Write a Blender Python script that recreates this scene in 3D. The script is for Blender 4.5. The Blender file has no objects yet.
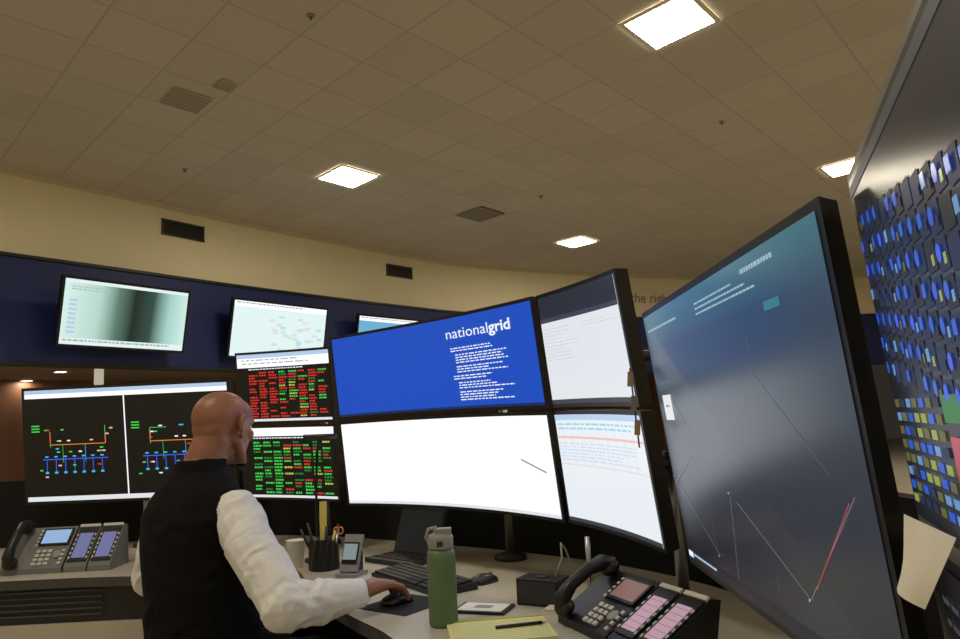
import bpy, math, random
from mathutils import Vector, Matrix, noise
from mathutils.bvhtree import BVHTree
random.seed(7)
V=Vector
C=bpy.context
scene=C.scene
scene.view_settings.view_transform='Standard'
scene.view_settings.look='None'

# ---------------------------------------------------------------- materials
def lin(c):
    return tuple(((x/255.0)/12.92 if x/255.0<=0.04045 else (((x/255.0)+0.055)/1.055)**2.4) for x in c)
_m={}
def mat(name,rgb,rough=0.5,metal=0.0,emit=0.0,noise_amt=0.0,nscale=20,bump=0.0,bscale=60,spec=0.5,ecol=None,stretch=None):
    if name in _m: return _m[name]
    m=bpy.data.materials.new(name); m.use_nodes=True
    nt=m.node_tree; b=nt.nodes['Principled BSDF']
    col=lin(rgb)+(1,)
    b.inputs['Base Color'].default_value=col
    b.inputs['Roughness'].default_value=rough
    b.inputs['Metallic'].default_value=metal
    b.inputs['Specular IOR Level'].default_value=spec
    if emit>0:
        e=lin(ecol or rgb)+(1,)
        b.inputs['Emission Color'].default_value=e
        b.inputs['Emission Strength'].default_value=emit
        b.inputs['Base Color'].default_value=(0.01,0.01,0.01,1)
    tc=nt.nodes.new('ShaderNodeTexCoord')
    src=tc.outputs['Object']
    if stretch:
        mp=nt.nodes.new('ShaderNodeMapping'); mp.inputs['Scale'].default_value=stretch
        nt.links.new(src,mp.inputs['Vector']); src=mp.outputs['Vector']
    if noise_amt>0:
        n=nt.nodes.new('ShaderNodeTexNoise'); n.inputs['Scale'].default_value=nscale; n.inputs['Detail'].default_value=4
        nt.links.new(src,n.inputs['Vector'])
        r=nt.nodes.new('ShaderNodeValToRGB')
        r.color_ramp.elements[0].position=0.3; r.color_ramp.elements[1].position=0.7
        r.color_ramp.elements[0].color=tuple(x*(1-noise_amt) for x in col[:3])+(1,)
        r.color_ramp.elements[1].color=tuple(min(1,x*(1+noise_amt)) for x in col[:3])+(1,)
        nt.links.new(n.outputs['Fac'],r.inputs['Fac']); nt.links.new(r.outputs['Color'],b.inputs['Base Color'])
    if bump>0:
        n=nt.nodes.new('ShaderNodeTexNoise'); n.inputs['Scale'].default_value=bscale; n.inputs['Detail'].default_value=3
        nt.links.new(src,n.inputs['Vector'])
        bp=nt.nodes.new('ShaderNodeBump'); bp.inputs['Strength'].default_value=bump; bp.inputs['Distance'].default_value=0.01
        nt.links.new(n.outputs['Fac'],bp.inputs['Height']); nt.links.new(bp.outputs['Normal'],b.inputs['Normal'])
    _m[name]=m
    return m
KEEP={'white','blue','white2','white3','tv_white'}
def scr(name,rgb,emit=1.0,rough=0.35,spec=0.3):
    m=mat('screen_'+name,rgb,rough=rough,emit=emit,spec=spec)
    if name not in KEEP: m.cycles.emission_sampling='NONE'
    return m
BLACKP=mat('black_plastic',(22,22,24),0.4,noise_amt=0.1,nscale=40)
DARKP=mat('dark_grey_plastic',(45,46,50),0.45,noise_amt=0.1)
GREYP=mat('grey_plastic',(150,150,150),0.45,noise_amt=0.05)
SILVER=mat('silver_metal',(170,170,172),0.3,0.9,noise_amt=0.05)
WHITEP=mat('white_paper',(235,233,225),0.8,noise_amt=0.03)
KEYL=mat('phone_key_plastic',(200,200,198),0.5)

# ---------------------------------------------------------------- mesh builder
class MB:
    def __init__(s): s.v=[];s.f=[];s.mi=[];s.mats=[];s.sm=[];s.M=Matrix.Identity(4)
    def mid(s,m):
        if m not in s.mats: s.mats.append(m)
        return s.mats.index(m)
    def add(s,vs,fs,m,smooth=False):
        o=len(s.v); k=s.mid(m)
        s.v+= [s.M@V(p) for p in vs]
        for f in fs: s.f.append(tuple(i+o for i in f)); s.mi.append(k); s.sm.append(smooth)
    def box(s,c,d,m,R=None):
        c=V(c); hx,hy,hz=d[0]/2,d[1]/2,d[2]/2
        vs=[V((x,y,z)) for z in(-hz,hz) for y in(-hy,hy) for x in(-hx,hx)]
        if R is not None: vs=[R@p for p in vs]
        s.add([p+c for p in vs],[(0,2,3,1),(4,5,7,6),(0,1,5,4),(2,6,7,3),(0,4,6,2),(1,3,7,5)],m)
    def quad(s,pts,m): s.add(pts,[(0,1,2,3)],m)
    def tube(s,pts,rad,m,seg=12,caps=True):
        pts=[V(p) for p in pts]; n=len(pts)
        if not hasattr(rad,'__len__'): rad=[rad]*n
        vs=[];fs=[]; prev=None
        for i in range(n):
            t=(pts[min(i+1,n-1)]-pts[max(i-1,0)]).normalized()
            if prev is None:
                a=V((0,0,1)) if abs(t.z)<0.9 else V((1,0,0))
                x=t.cross(a).normalized()
            else: x=(prev-t*prev.dot(t)).normalized()
            prev=x; y=t.cross(x)
            for k in range(seg):
                an=2*math.pi*k/seg
                vs.append(pts[i]+(x*math.cos(an)+y*math.sin(an))*rad[i])
        for i in range(n-1):
            for k in range(seg):
                k2=(k+1)%seg
                fs.append((i*seg+k,i*seg+k2,(i+1)*seg+k2,(i+1)*seg+k))
        if caps:
            fs.append(tuple(reversed(range(seg)))); fs.append(tuple((n-1)*seg+k for k in range(seg)))
        s.add(vs,fs,m,True)
    def lathe(s,prof,m,c=(0,0,0),seg=32,caps=True):
        vs=[];fs=[];n=len(prof);c=V(c)
        for r,z in prof:
            for k in range(seg):
                a=2*math.pi*k/seg; vs.append(c+V((r*math.cos(a),r*math.sin(a),z)))
        for i in range(n-1):
            for k in range(seg):
                k2=(k+1)%seg; fs.append((i*seg+k,i*seg+k2,(i+1)*seg+k2,(i+1)*seg+k))
        if caps:
            fs.append(tuple(reversed(range(seg)))); fs.append(tuple((n-1)*seg+k for k in range(seg)))
        s.add(vs,fs,m,True)
    def ell(s,c,r,m,R=None,su=20,sv=14):
        c=V(c);vs=[];fs=[]
        vs.append(V((0,0,r[2])))
        for j in range(1,sv):
            ph=math.pi*j/sv
            for k in range(su):
                a=2*math.pi*k/su
                vs.append(V((r[0]*math.sin(ph)*math.cos(a),r[1]*math.sin(ph)*math.sin(a),r[2]*math.cos(ph))))
        vs.append(V((0,0,-r[2])))
        for k in range(su): fs.append((0,1+k,1+(k+1)%su))
        for j in range(sv-2):
            for k in range(su):
                k2=(k+1)%su; a=1+j*su
                fs.append((a+k,a+su+k,a+su+k2,a+k2))
        a=1+(sv-2)*su; e=len(vs)-1
        for k in range(su): fs.append((a+k,e,a+(k+1)%su))
        if R is not None: vs=[R@p for p in vs]
        s.add([p+c for p in vs],fs,m,True)
    def caps(s,pts,rad,m,seg=14):
        for p,r in zip(pts,rad): s.ell(p,(r,r,r),m,su=seg,sv=10)
        for i in range(len(pts)-1): s.tube([pts[i],pts[i+1]],[rad[i],rad[i+1]],m,seg=seg)
    def prism(s,prof,x0,x1,m):
        n=len(prof)
        vs=[V((x0,p[0],p[1])) for p in prof]+[V((x1,p[0],p[1])) for p in prof]
        fs=[tuple(range(n)),tuple(reversed(range(n,2*n)))]
        for i in range(n):
            j=(i+1)%n; fs.append((i,i+n,j+n,j))
        s.add(vs,fs,m)
    def mesh(s,name):
        me=bpy.data.meshes.new(name)
        me.from_pydata([tuple(p) for p in s.v],[],s.f)
        for m in s.mats: me.materials.append(m)
        me.polygons.foreach_set('material_index',s.mi)
        me.polygons.foreach_set('use_smooth',s.sm)
        me.update()
        return me
    def obj(s,name,bevel=0.0):
        mn=V((min(p.x for p in s.v),min(p.y for p in s.v),min(p.z for p in s.v)))
        mx=V((max(p.x for p in s.v),max(p.y for p in s.v),max(p.z for p in s.v)))
        o=V(((mn.x+mx.x)/2,(mn.y+mx.y)/2,mn.z))
        s.v=[p-o for p in s.v]
        me=s.mesh(name)
        ob=bpy.data.objects.new(name,me); ob.location=o
        scene.collection.objects.link(ob)
        if bevel>0:
            b=ob.modifiers.new('bevel','BEVEL'); b.width=bevel; b.segments=2; b.limit_method='ANGLE'; b.angle_limit=math.radians(50)
        return ob
def frame(o,x,z=0.0):
    x=V((x[0],x[1],0)).normalized(); zz=V((0,0,1)); y=zz.cross(x)
    return Matrix(((x.x,y.x,0,o[0]),(x.y,y.y,0,o[1]),(0,0,1,o[2]),(0,0,0,1)))

_txt={}
def text_geo(st,bold=0.0):
    if (st,bold) in _txt: return _txt[(st,bold)]
    cu=bpy.data.curves.new('t','FONT'); cu.body=st; cu.size=1.0; cu.offset=bold; cu.resolution_u=3
    ob=bpy.data.objects.new('t',cu); scene.collection.objects.link(ob)
    C.view_layer.update()
    me=bpy.data.meshes.new_from_object(ob.evaluated_get(C.evaluated_depsgraph_get()))
    vs=[(p.co.x,p.co.y) for p in me.vertices]; fs=[tuple(p.vertices) for p in me.polygons]
    bpy.data.objects.remove(ob); bpy.data.curves.remove(cu); bpy.data.meshes.remove(me)
    _txt[(st,bold)]=(vs,fs); return vs,fs

# ---------------------------------------------------------------- camera (eye height of a seated person)
H=1.27
th=math.radians(7.65); ph=math.radians(2.9)
f=V((0,math.cos(th),math.sin(th))); u0=V((0,-math.sin(th),math.cos(th))); r0=V((1,0,0))
r=r0*math.cos(ph)-u0*math.sin(ph); u=r0*math.sin(ph)+u0*math.cos(ph)
cd=bpy.data.cameras.new('camera'); cam=bpy.data.objects.new('camera',cd); scene.collection.objects.link(cam)
cam.matrix_world=Matrix(((r.x,u.x,-f.x,0),(r.y,u.y,-f.y,0),(r.z,u.z,-f.z,H),(0,0,0,1)))
cd.lens=28.0; cd.sensor_width=36; cd.clip_start=0.02; cd.clip_end=200
scene.camera=cam

w=bpy.data.worlds.new('world'); scene.world=w; w.use_nodes=True
w.node_tree.nodes['Background'].inputs[0].default_value=(0.05,0.042,0.035,1)
w.node_tree.nodes['Background'].inputs[1].default_value=0.5

# ---------------------------------------------------------------- room
CZ=4.2
ctrl=[(-6.9,4.6),(-6.0,6.2),(-5.05,7.65),(-4.2,8.85),(-3.2,10.3),(-1.35,12.65),(0.1,14.1),(3.5,15.95),(7.0,17.2),(11,17.6)]
def catmull(P,n=6):
    out=[]
    for i in range(len(P)-1):
        a=V(P[max(i-1,0)]);b=V(P[i]);c=V(P[i+1]);d=V(P[min(i+2,len(P)-1)])
        for k in range(n):
            t=k/n
            out.append(0.5*((2*b)+(c-a)*t+(2*a-5*b+4*c-d)*t*t+(3*b-a-3*c+d)*t**3))
    out.append(V(P[-1])); return out
wc=catmull(ctrl)
def wall_near(x,y):
    best=None
    for i in range(len(wc)-1):
        a,b=wc[i],wc[i+1]; t=max(0,min(1,(V((x,y))-a).dot(b-a)/(b-a).length_squared)); q=a+(b-a)*t
        d=(V((x,y))-q).length
        if best is None or d<best[0]: best=(d,q,(b-a).normalized())
    return best[1],best[2]
def normals2(P):
    o=[]
    for i in range(len(P)):
        t=(P[min(i+1,len(P)-1)]-P[max(i-1,0)]).normalized(); o.append(V((-t.y,t.x)))
    return o
wn=normals2(wc)
CREAM=mat('cream_wall_paint',(238,228,194),0.75,noise_amt=0.02,nscale=3,bump=0.05,bscale=80)
NAVY=mat('navy_wall_paint',(26,42,104),0.55,noise_amt=0.06,nscale=3)
SOFF=mat('soffit_paint',(180,165,140),0.8,noise_amt=0.03)
def ribbon(name,z0,z1,m,th=0.2,inn=0.0,P=wc,N=wn,mbot=None):
    b=MB(); n=len(P); vs=[];
    for p,q in zip(P,N):
        i=p-q*inn; o=p+q*th
        vs+= [(i.x,i.y,z0),(i.x,i.y,z1),(o.x,o.y,z0),(o.x,o.y,z1)]
    F=[];G=[]
    for k in range(n-1):
        a=4*k;c=a+4
        F+=[(a,a+1,c+1,c),(a+2,c+2,c+3,a+3),(a+1,a+3,c+3,c+1)]
        G+=[(a,c,c+2,a+2)]
    b.add(vs,F,m); b.add(vs,G,mbot or m)
    b.add(vs,[(0,2,3,1),(4*n-4,4*n-3,4*n-1,4*n-2)],m)
    return b.obj(name)
ribbon('wall_front',3.27,CZ,CREAM)
ribbon('wall_front_band',2.11,3.27,NAVY,mbot=SOFF)
ribbon('trim_1',3.25,3.285,mat('trim_dark',(30,30,38),0.5),th=0.0,inn=0.025)
ribbon('trim_2',2.09,2.125,mat('trim_dark',(30,30,38),0.5),th=0.2,inn=0.025)
ribbon('trim_3',CZ-0.06,CZ,mat('trim_cream',(215,204,172),0.6),th=0.0,inn=0.03)
WOOD=mat('wood_panelling',(140,100,76),0.5,noise_amt=0.25,nscale=3,stretch=(1,1,0.15))
ao=[p+q*6.0 for p,q in zip(wc,wn)]
ribbon('wall_annex',0,2.45,WOOD,th=0.1,P=ao,N=wn)
b=MB(); vs=[]
for p,q in zip(wc,wn):
    i=p+q*0.19;o=p+q*6.05; vs+=[(i.x,i.y,2.4),(o.x,o.y,2.4)]
b.add(vs,[(2*k,2*k+2,2*k+3,2*k+1) for k in range(len(wc)-1)],mat('annex_ceiling_paint',(178,160,136),0.8,noise_amt=0.04))
b.obj('ceiling_annex')
DL=mat('downlight_lens',(255,240,215),0.4,emit=45)
for x,y in [(-8.2,13.4),(-6.8,12.0),(-4.9,13.2),(-8.6,9.6),(-3.0,15.6),(-7.2,10.3)]:
    b=MB(); b.lathe([(0.09,2.37),(0.13,2.37),(0.13,2.399),(0.09,2.399)],mat('white_trim',(225,222,215),0.4),(x,y,0),24,False)
    b.lathe([(0.088,2.380),(0.088,2.385)],DL,(x,y,0),24); b.obj('downlight')
b=MB(); b.tube([(-5.25,10.2,2.4),(-5.25,10.2,2.25)],0.01,DARKP,8)
b.lathe([(0.05,2.25),(0.06,2.22),(0.06,2.02),(0.05,2.0)],scr('pale_item_glow',(180,172,152),1.0),(-5.25,10.2,0),16)  # invented hanging lamp: glowing stand-in for a pale glassy item on a monitor
b.obj('pale_item_stand_in')

fp=[V((p.x,p.y)) for p in wc]+[V((11,-4)),V((-6.9,-4))]
def inside(x,y,P=fp):
    c=False;n=len(P)
    for i in range(n):
        a,b_=P[i],P[(i+1)%n]
        if (a.y>y)!=(b_.y>y) and x<(b_.x-a.x)*(y-a.y)/(b_.y-a.y)+a.x: c=not c
    return c
# ceiling tiles
cm=bpy.data.materials.new('ceiling_tiles'); cm.use_nodes=True; nt=cm.node_tree; bs=nt.nodes['Principled BSDF']
bs.inputs['Roughness'].default_value=0.85
e1=V((0.633,0.774)); e2=V((-0.678,0.735)); det=e1.x*e2.y-e2.x*e1.y
g1=V((e2.y,-e2.x))/det/0.61; g2=V((-e1.y,e1.x))/det/0.61
L1=V((1.56,5.35))
geo=nt.nodes.new('ShaderNodeNewGeometry')
def N(t,**k):
    n=nt.nodes.new(t)
    for a,v in k.items(): setattr(n,a,v)
    return n
fr=[];fl=[]
for g in (g1,g2):
    d=N('ShaderNodeVectorMath',operation='DOT_PRODUCT'); nt.links.new(geo.outputs['Position'],d.inputs[0]); d.inputs[1].default_value=(g.x,g.y,0)
    a=N('ShaderNodeMath',operation='ADD'); nt.links.new(d.outputs['Value'],a.inputs[0]); a.inputs[1].default_value=0.5-g.dot(L1)+100
    x=N('ShaderNodeMath',operation='FRACT'); nt.links.new(a.outputs[0],x.inputs[0])
    y=N('ShaderNodeMath',operation='FLOOR'); nt.links.new(a.outputs[0],y.inputs[0])
    s1=N('ShaderNodeMath',operation='SUBTRACT'); nt.links.new(x.outputs[0],s1.inputs[0]); s1.inputs[1].default_value=0.5
    s2=N('ShaderNodeMath',operation='ABSOLUTE'); nt.links.new(s1.outputs[0],s2.inputs[0])
    fr.append(s2);fl.append(y)
mx=N('ShaderNodeMath',operation='MAXIMUM'); nt.links.new(fr[0].outputs[0],mx.inputs[0]); nt.links.new(fr[1].outputs[0],mx.inputs[1])
gt=N('ShaderNodeMath',operation='GREATER_THAN'); nt.links.new(mx.outputs[0],gt.inputs[0]); gt.inputs[1].default_value=0.484
cx=N('ShaderNodeCombineXYZ'); nt.links.new(fl[0].outputs[0],cx.inputs[0]); nt.links.new(fl[1].outputs[0],cx.inputs[1])
wnz=N('ShaderNodeTexWhiteNoise'); nt.links.new(cx.outputs[0],wnz.inputs['Vector'])
ns=N('ShaderNodeTexNoise'); ns.inputs['Scale'].default_value=60; nt.links.new(geo.outputs['Position'],ns.inputs['Vector'])
ad=N('ShaderNodeMath',operation='MULTIPLY_ADD'); nt.links.new(wnz.outputs['Value'],ad.inputs[0]); ad.inputs[1].default_value=0.7
m3=N('ShaderNodeMath',operation='MULTIPLY'); nt.links.new(ns.outputs['Fac'],m3.inputs[0]); m3.inputs[1].default_value=0.3
nt.links.new(m3.outputs[0],ad.inputs[2])
rp=N('ShaderNodeValToRGB'); rp.color_ramp.elements[0].color=lin((200,191,174))+(1,); rp.color_ramp.elements[1].color=lin((212,202,184))+(1,)
nt.links.new(ad.outputs[0],rp.inputs['Fac'])
mixn=N('ShaderNodeMix',data_type='RGBA'); nt.links.new(gt.outputs[0],mixn.inputs['Factor'])
nt.links.new(rp.outputs['Color'],mixn.inputs['A']); mixn.inputs['B'].default_value=lin((189,180,163))+(1,)
nt.links.new(mixn.outputs['Result'],bs.inputs['Base Color'])
b=MB(); n=len(fp)
b.add([(p.x,p.y,CZ) for p in fp]+[(p.x,p.y,CZ+0.1) for p in fp],[tuple(range(n)),tuple(range(2*n-1,n-1,-1))]+[(i,i+n,(i+1)%n+n,(i+1)%n) for i in range(n)],cm)
b.obj('ceiling')
CARP=mat('floor_pale_bounce',(192,184,170),0.6,noise_amt=0.06,nscale=40,bump=0.05,bscale=300)  # unseen floor, made pale to bounce light up to the ceiling
b=MB(); b.box((-1,8,-0.05),(36,34,0.1),CARP); b.obj('floor')
b=MB(); b.box((-7.0,0.3,CZ/2),(0.2,8.6,CZ),CREAM); b.obj('wall_left')
b=MB(); b.box((11.1,6.8,CZ/2),(0.2,21.6,CZ),CREAM); b.obj('wall_right')
b=MB(); b.box((2.05,-4.1,CZ/2),(18.1,0.2,CZ),CREAM); b.obj('wall_back')
b=MB(); b.box((2.05,-3.99,0.06),(17.9,0.02,0.12),DARKP); b.obj('baseboard_back')
b=MB(); b.box((-6.89,0.3,0.06),(0.02,8.4,0.12),DARKP); b.obj('baseboard_left')

# recessed troffers
PAN=mat('troffer_diffuser',(255,243,219),0.5,emit=46)
TRW=mat('troffer_frame',(235,228,212),0.5)
TRI=mat('troffer_louvre',(255,240,210),0.5,emit=9)
def troffer(p):
    b=MB(); z=CZ-0.004
    def P(a,c,zz=z): q=p+e1*a+e2*c; return (q.x,q.y,zz)
    o=0.305;i=0.265
    ring=[(-1,-1),(1,-1),(1,1),(-1,1)]
    vs=[P(a*o,c*o,z-0.008) for a,c in ring]+[P(a*i,c*i,z-0.008) for a,c in ring]+[P(a*o,c*o,z) for a,c in ring]
    fs=[(k,(k+1)%4,(k+1)%4+4,k+4) for k in range(4)]+[(k,k+8,(k+1)%4+8,(k+1)%4) for k in range(4)]
    b.add(vs,fs,TRW)
    b.quad([P(-i,-i,z-0.005),P(i,-i,z-0.005),P(i,i,z-0.005),P(-i,i,z-0.005)],PAN)
    for k in (-0.17,0.17):
        b.quad([P(-i,k-0.012,z-0.010),P(i,k-0.012,z-0.010),P(i,k+0.012,z-0.010),P(-i,k+0.012,z-0.010)],TRI)
    b.obj('ceiling_light_panel')
A_=V((3.17,3.88));B_=V((-3.0,3.25))
special={(0,0):V((1.56,5.35)),(0,1):V((-1.477,8.53)),(1,1):V((1.72,12.48)),(1,0):V((4.74,9.10))}
for i in range(-4,4):
    for j in range(-4,4):
        p=special.get((i,j),L1+A_*i+B_*j)
        if all(inside(p.x+dx,p.y+dy) for dx in(-.6,.6) for dy in(-.6,.6)) : troffer(p)
GRD=mat('grille_dark',(100,92,80),0.6); GRM=mat('grille_mid',(160,151,136),0.6)
def cgrille(p,m,s=0.28):
    b=MB()
    def P(a,c,zz): q=V(p)+e1*a+e2*c; return (q.x,q.y,zz)
    b.quad([P(-s,-s,CZ-.006),P(s,-s,CZ-.006),P(s,s,CZ-.006),P(-s,s,CZ-.006)],m)
    k=-s+0.04
    while k<s:
        b.add([P(-s,k,CZ-.006),P(s,k,CZ-.006),P(s,k+.015,CZ-.02),P(-s,k+.015,CZ-.02)],[(0,1,2,3)],GRM); k+=0.06
    b.obj('ceiling_air_grille')
GRL=mat('grille_light',(182,172,155),0.6)
cgrille((0.08,10.44),GRD); cgrille((-2.49,6.26),GRL,0.18); cgrille((-2.05,6.0),GRL,0.08)
for x,y in [(-1.1,5.0),(0.9,9.7),(2.6,7.4),(-3.2,8.0)]:
    b=MB(); b.lathe([(0.03,CZ-0.012),(0.03,CZ-0.001)],GRM,(x,y,0),16); b.tube([(x,y,CZ-0.01),(x,y,CZ-0.035)],0.009,GRD,8); b.obj('ceiling_sprinkler')
VB=mat('vent_black',(12,11,10),0.6)
def wgrille(x,y,z,wd,h):
    q,t=wall_near(x,y); b=MB(); b.M=frame((q.x,q.y,z),(t.x,t.y))
    b.box((0,-0.005,0),(wd,0.01,h),VB)
    for s in(-1,1):
        b.box((0,-0.012,s*h/2),(wd+.03,0.02,0.018),mat('vent_frame',(60,52,40),0.5)); b.box((s*wd/2,-0.012,0),(0.018,0.02,h),mat('vent_frame',(0,0,0)))
    for k in range(6): b.box((0,-0.012,-h/2+h*(k+.5)/6),(wd,0.006,0.006),VB)
    b.obj('wall_air_vent')
wgrille(-3.76,9.42,3.90,0.60,0.19); wgrille(-1.33,12.63,3.87,0.58,0.19)
q,t=wall_near(3.55,16.0); b=MB(); b.M=frame((q.x,q.y,3.60),(t.x,t.y))
vs,fs=text_geo('in the right way',0.0)
b.add([(p[0]*0.31-0.66,-0.012,p[1]*0.31) for p in vs],fs,mat('lettering_grey',(128,122,110),0.5)); b.obj('wall_lettering')

# ---------------------------------------------------------------- screens
class Scr:
    def __init__(s,BL,BR,TL,TR,sag,bz,back=0.035,framem=BLACKP,base=None):
        s.BL,s.BR,s.TL,s.TR=map(V,(BL,BR,TL,TR)); s.sag=sag; s.n=(s.BR-s.BL).cross(s.TL-s.BL).normalized()
        s.W=((s.BR-s.BL).length+(s.TR-s.TL).length)/2; s.H=((s.TL-s.BL).length+(s.TR-s.BR).length)/2
        s.bu=bz/s.W; s.bv=bz/s.H; s.b=MB(); s.back=back
        NC=24; b=s.b
        vs=[];
        for k in range(NC+1):
            uu=k/NC
            vs+=[s.P(uu,0,0),s.P(uu,1,0),s.P(uu,0.015,-back),s.P(uu,0.985,-back)]
        F=[]
        for k in range(NC):
            a=4*k;c=a+4
            F+=[(a,a+1,c+1,c),(a+2,c+2,c+3,a+3),(a,c,c+2,a+2),(a+1,a+3,c+3,c+1)]
        F+=[(0,2,3,1),(4*NC,4*NC+1,4*NC+3,4*NC+2)]
        b.add(vs,F,framem)
        s.rect(0,0,1,1,base,0)
    def P(s,uu,v,off):
        a=s.TL.lerp(s.TR,uu); c=s.BL.lerp(s.BR,uu)
        return a.lerp(c,v)+s.n*(off-s.sag*(1-(2*uu-1)**2))
    def S(s,x,y,l=0): return s.P(s.bu+x*(1-2*s.bu),s.bv+y*(1-2*s.bv),0.0012+0.0007*l)
    def rect(s,x0,y0,x1,y1,m,l=1):
        n=24 if (s.sag and x1-x0>0.9) else (max(1,int(math.ceil((x1-x0)*24))) if s.sag else 1)
        vs=[]
        for k in range(n+1):
            x=x0+(x1-x0)*k/n; vs+=[s.S(x,y0,l),s.S(x,y1,l)]
        s.b.add(vs,[(2*k,2*k+1,2*k+3,2*k+2) for k in range(n)],m)
    def blob(s,x,y,rx,ry,m,l=2,n=10):
        s.b.add([s.S(x+rx*math.cos(2*math.pi*k/n),y-ry*math.sin(2*math.pi*k/n),l) for k in range(n)],[tuple(range(n))],m)
    def line(s,x0,y0,x1,y1,wd,m,l=2):
        d=V(((x1-x0)*s.W,(y1-y0)*s.H)).normalized(); nx,ny=-d.y*wd/2/s.W,d.x*wd/2/s.H
        s.b.add([s.S(x0-nx,y0-ny,l),s.S(x0+nx,y0+ny,l),s.S(x1+nx,y1+ny,l),s.S(x1-nx,y1-ny,l)],[(0,1,2,3)],m)
    def text(s,x,y,st,h,m,bold=0.0,l=2,wide=1.0):
        vs,fs=text_geo(st,bold); kx=h*wide/s.W; ky=h/s.H
        s.b.add([s.S(x+p[0]*kx,y-p[1]*ky,l) for p in vs],fs,m)
        return x+max(p[0] for p in vs)*kx
    def words(s,x0,y0,x1,y1,rows,m,fill=0.8,l=2,thick=0.5,ww=0.03):
        dy=(y1-y0)/rows
        for rr in range(rows):
            end=x0+(x1-x0)*random.uniform(fill*0.7,1.0); x=x0
            while x<end:
                wl=random.uniform(ww*0.4,ww*1.4); s.rect(x,y0+rr*dy,min(x+wl,end),y0+(rr+thick)*dy,m,l); x+=wl+ww*0.25
    def mount(s,mm=BLACKP,dep=0.05):
        c=s.P(0.5,0.5,-s.back-dep/2); ax=(s.BR-s.BL).normalized(); ay=(s.TL-s.BL).normalized()
        R=Matrix((ax,ay,s.n)).transposed()
        s.b.box(c,(min(0.16,s.W*.3),min(0.16,s.H*.4),dep),mm,R)

W1=scr('white',(250,252,255),1.1); WH=scr('text_white',(240,245,255),1.0); BLU=scr('blue',(22,76,188),1.0); BLK=scr('black',(4,5,8),1.0,0.25,0.4)
RED=scr('red',(215,50,42),1.0); GRN=scr('green',(60,205,80),1.0); DGRN=scr('dkgreen',(30,130,50),1.0); CYN=scr('cyan',(60,190,220),1.0)
LBL=scr('lightblue',(180,205,235),1.0); PNK=scr('pink',(235,190,185),1.0); GR1=scr('greytext',(175,180,188),1.0); GR2=scr('dkgrey',(55,60,68),1.0)
ORG=scr('orange',(220,130,50),1.0); MBL=scr('midblue',(60,90,220),1.0); YEL=scr('yellow',(200,205,80),0.9)
LGR=scr('lightgrey',(225,228,232),1.0)

def stack(BL,BR,TL,TR,split,gap,sag,bz,topbase,botbase,fn_top,fn_bot):
    BL,BR,TL,TR=map(V,(BL,BR,TL,TR))
    a=split-gap/2; c=split+gap/2
    t=Scr(BL.lerp(TL,c),BR.lerp(TR,c),TL,TR,sag,bz,base=topbase); fn_top(t); t.mount(); t.b.obj('computer_monitor')
    o=Scr(BL,BR,BL.lerp(TL,a),BR.lerp(TR,a),sag,bz,base=botbase); fn_bot(o); o.mount(); o.b.obj('computer_monitor')
    return t,o

def m1top(s):
    x=s.text(0.575,0.225,'national',0.052,WH,l=4,wide=1.4); s.text(x+0.004,0.225,'grid',0.052,WH,0.022,l=4,wide=1.4)
    y=0.33
    for rows in (2,4,3,2,3,4):
        s.words(0.61 if rows!=2 else 0.59,y,0.88,y+rows*0.028,rows,WH,0.75,thick=0.42,ww=0.02); y+=rows*0.028+0.018
    s.rect(0,0.972,1,1,scr('taskbar',(20,40,90),1.0),1)
def m1bot(s):
    s.rect(0,0.965,1,1,LGR,1)
    s.line(0.855,0.44,0.965,0.56,0.006,GR1,3); s.line(0.86,0.44,0.965,0.552,0.002,GR2,4)
stack((-0.549,2.97,0.965),(0.221,2.27,0.955),(-0.598,2.93,1.622),(0.155,2.165,1.622),0.5,0.012,0.06,0.011,BLU,W1,m1top,m1bot)
def m2top(s):
    s.rect(0,0,1,0.24,scr('hdr',(38,42,52),1.0),1); s.rect(0,0.2,1,0.24,scr('hdr2',(60,64,74),1.0),2)
    fnt=scr('fainttext',(200,204,210),1.0)
    s.words(0.03,0.3,0.45,0.62,10,fnt,0.6,thick=0.2,ww=0.05); s.words(0.5,0.3,0.95,0.36,2,fnt,0.8,thick=0.2,ww=0.05)
    s.rect(0,0.96,1,1,GR2,1)
def m2bot(s):
    s.rect(0,0,1,0.05,LBL,1); s.words(0.03,0.08,0.95,0.16,2,scr('softcyan',(150,208,226),1.0),0.9,thick=0.4,ww=0.06)
    s.rect(0,0.2,1,0.22,PNK,1); s.words(0.02,0.26,0.98,0.44,6,scr('softlbl',(200,216,236),1.0),0.9,thick=0.4,ww=0.06)
    s.rect(0,0.46,1,0.465,scr('softorange',(230,190,165),1.0),1)
    for k in range(9): s.rect(0.1*k+0.08,0.16,0.1*k+0.083,0.46,LBL,1)
    s.rect(0,0.965,1,1,GR2,1)
stack((0.232,2.262,0.957),(0.393,1.735,0.95),(0.166,2.165,1.622),(0.316,1.705,1.603),0.5,0.014,0.015,0.011,scr('white2',(226,229,234),1.0),scr('white3',(232,237,243),1.0),m2top,m2bot)
def tab(s,y0,rows,cols,pal,pal2):
    dy=(0.96-y0)/rows
    for rr in range(rows):
        for c in range(cols):
            p=pal if (c<cols*0.35 or random.random()<0.6) else pal2
            m=random.choice(p)
            if m is None: continue
            x=0.12+0.86*c/cols; e=x+0.86/cols*random.uniform(.55,.9)
            while x<e:
                wl=random.uniform(0.012,0.03); s.rect(x,y0+rr*dy,min(x+wl,e),y0+(rr+0.55)*dy,m,2); x+=wl+0.006
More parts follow.
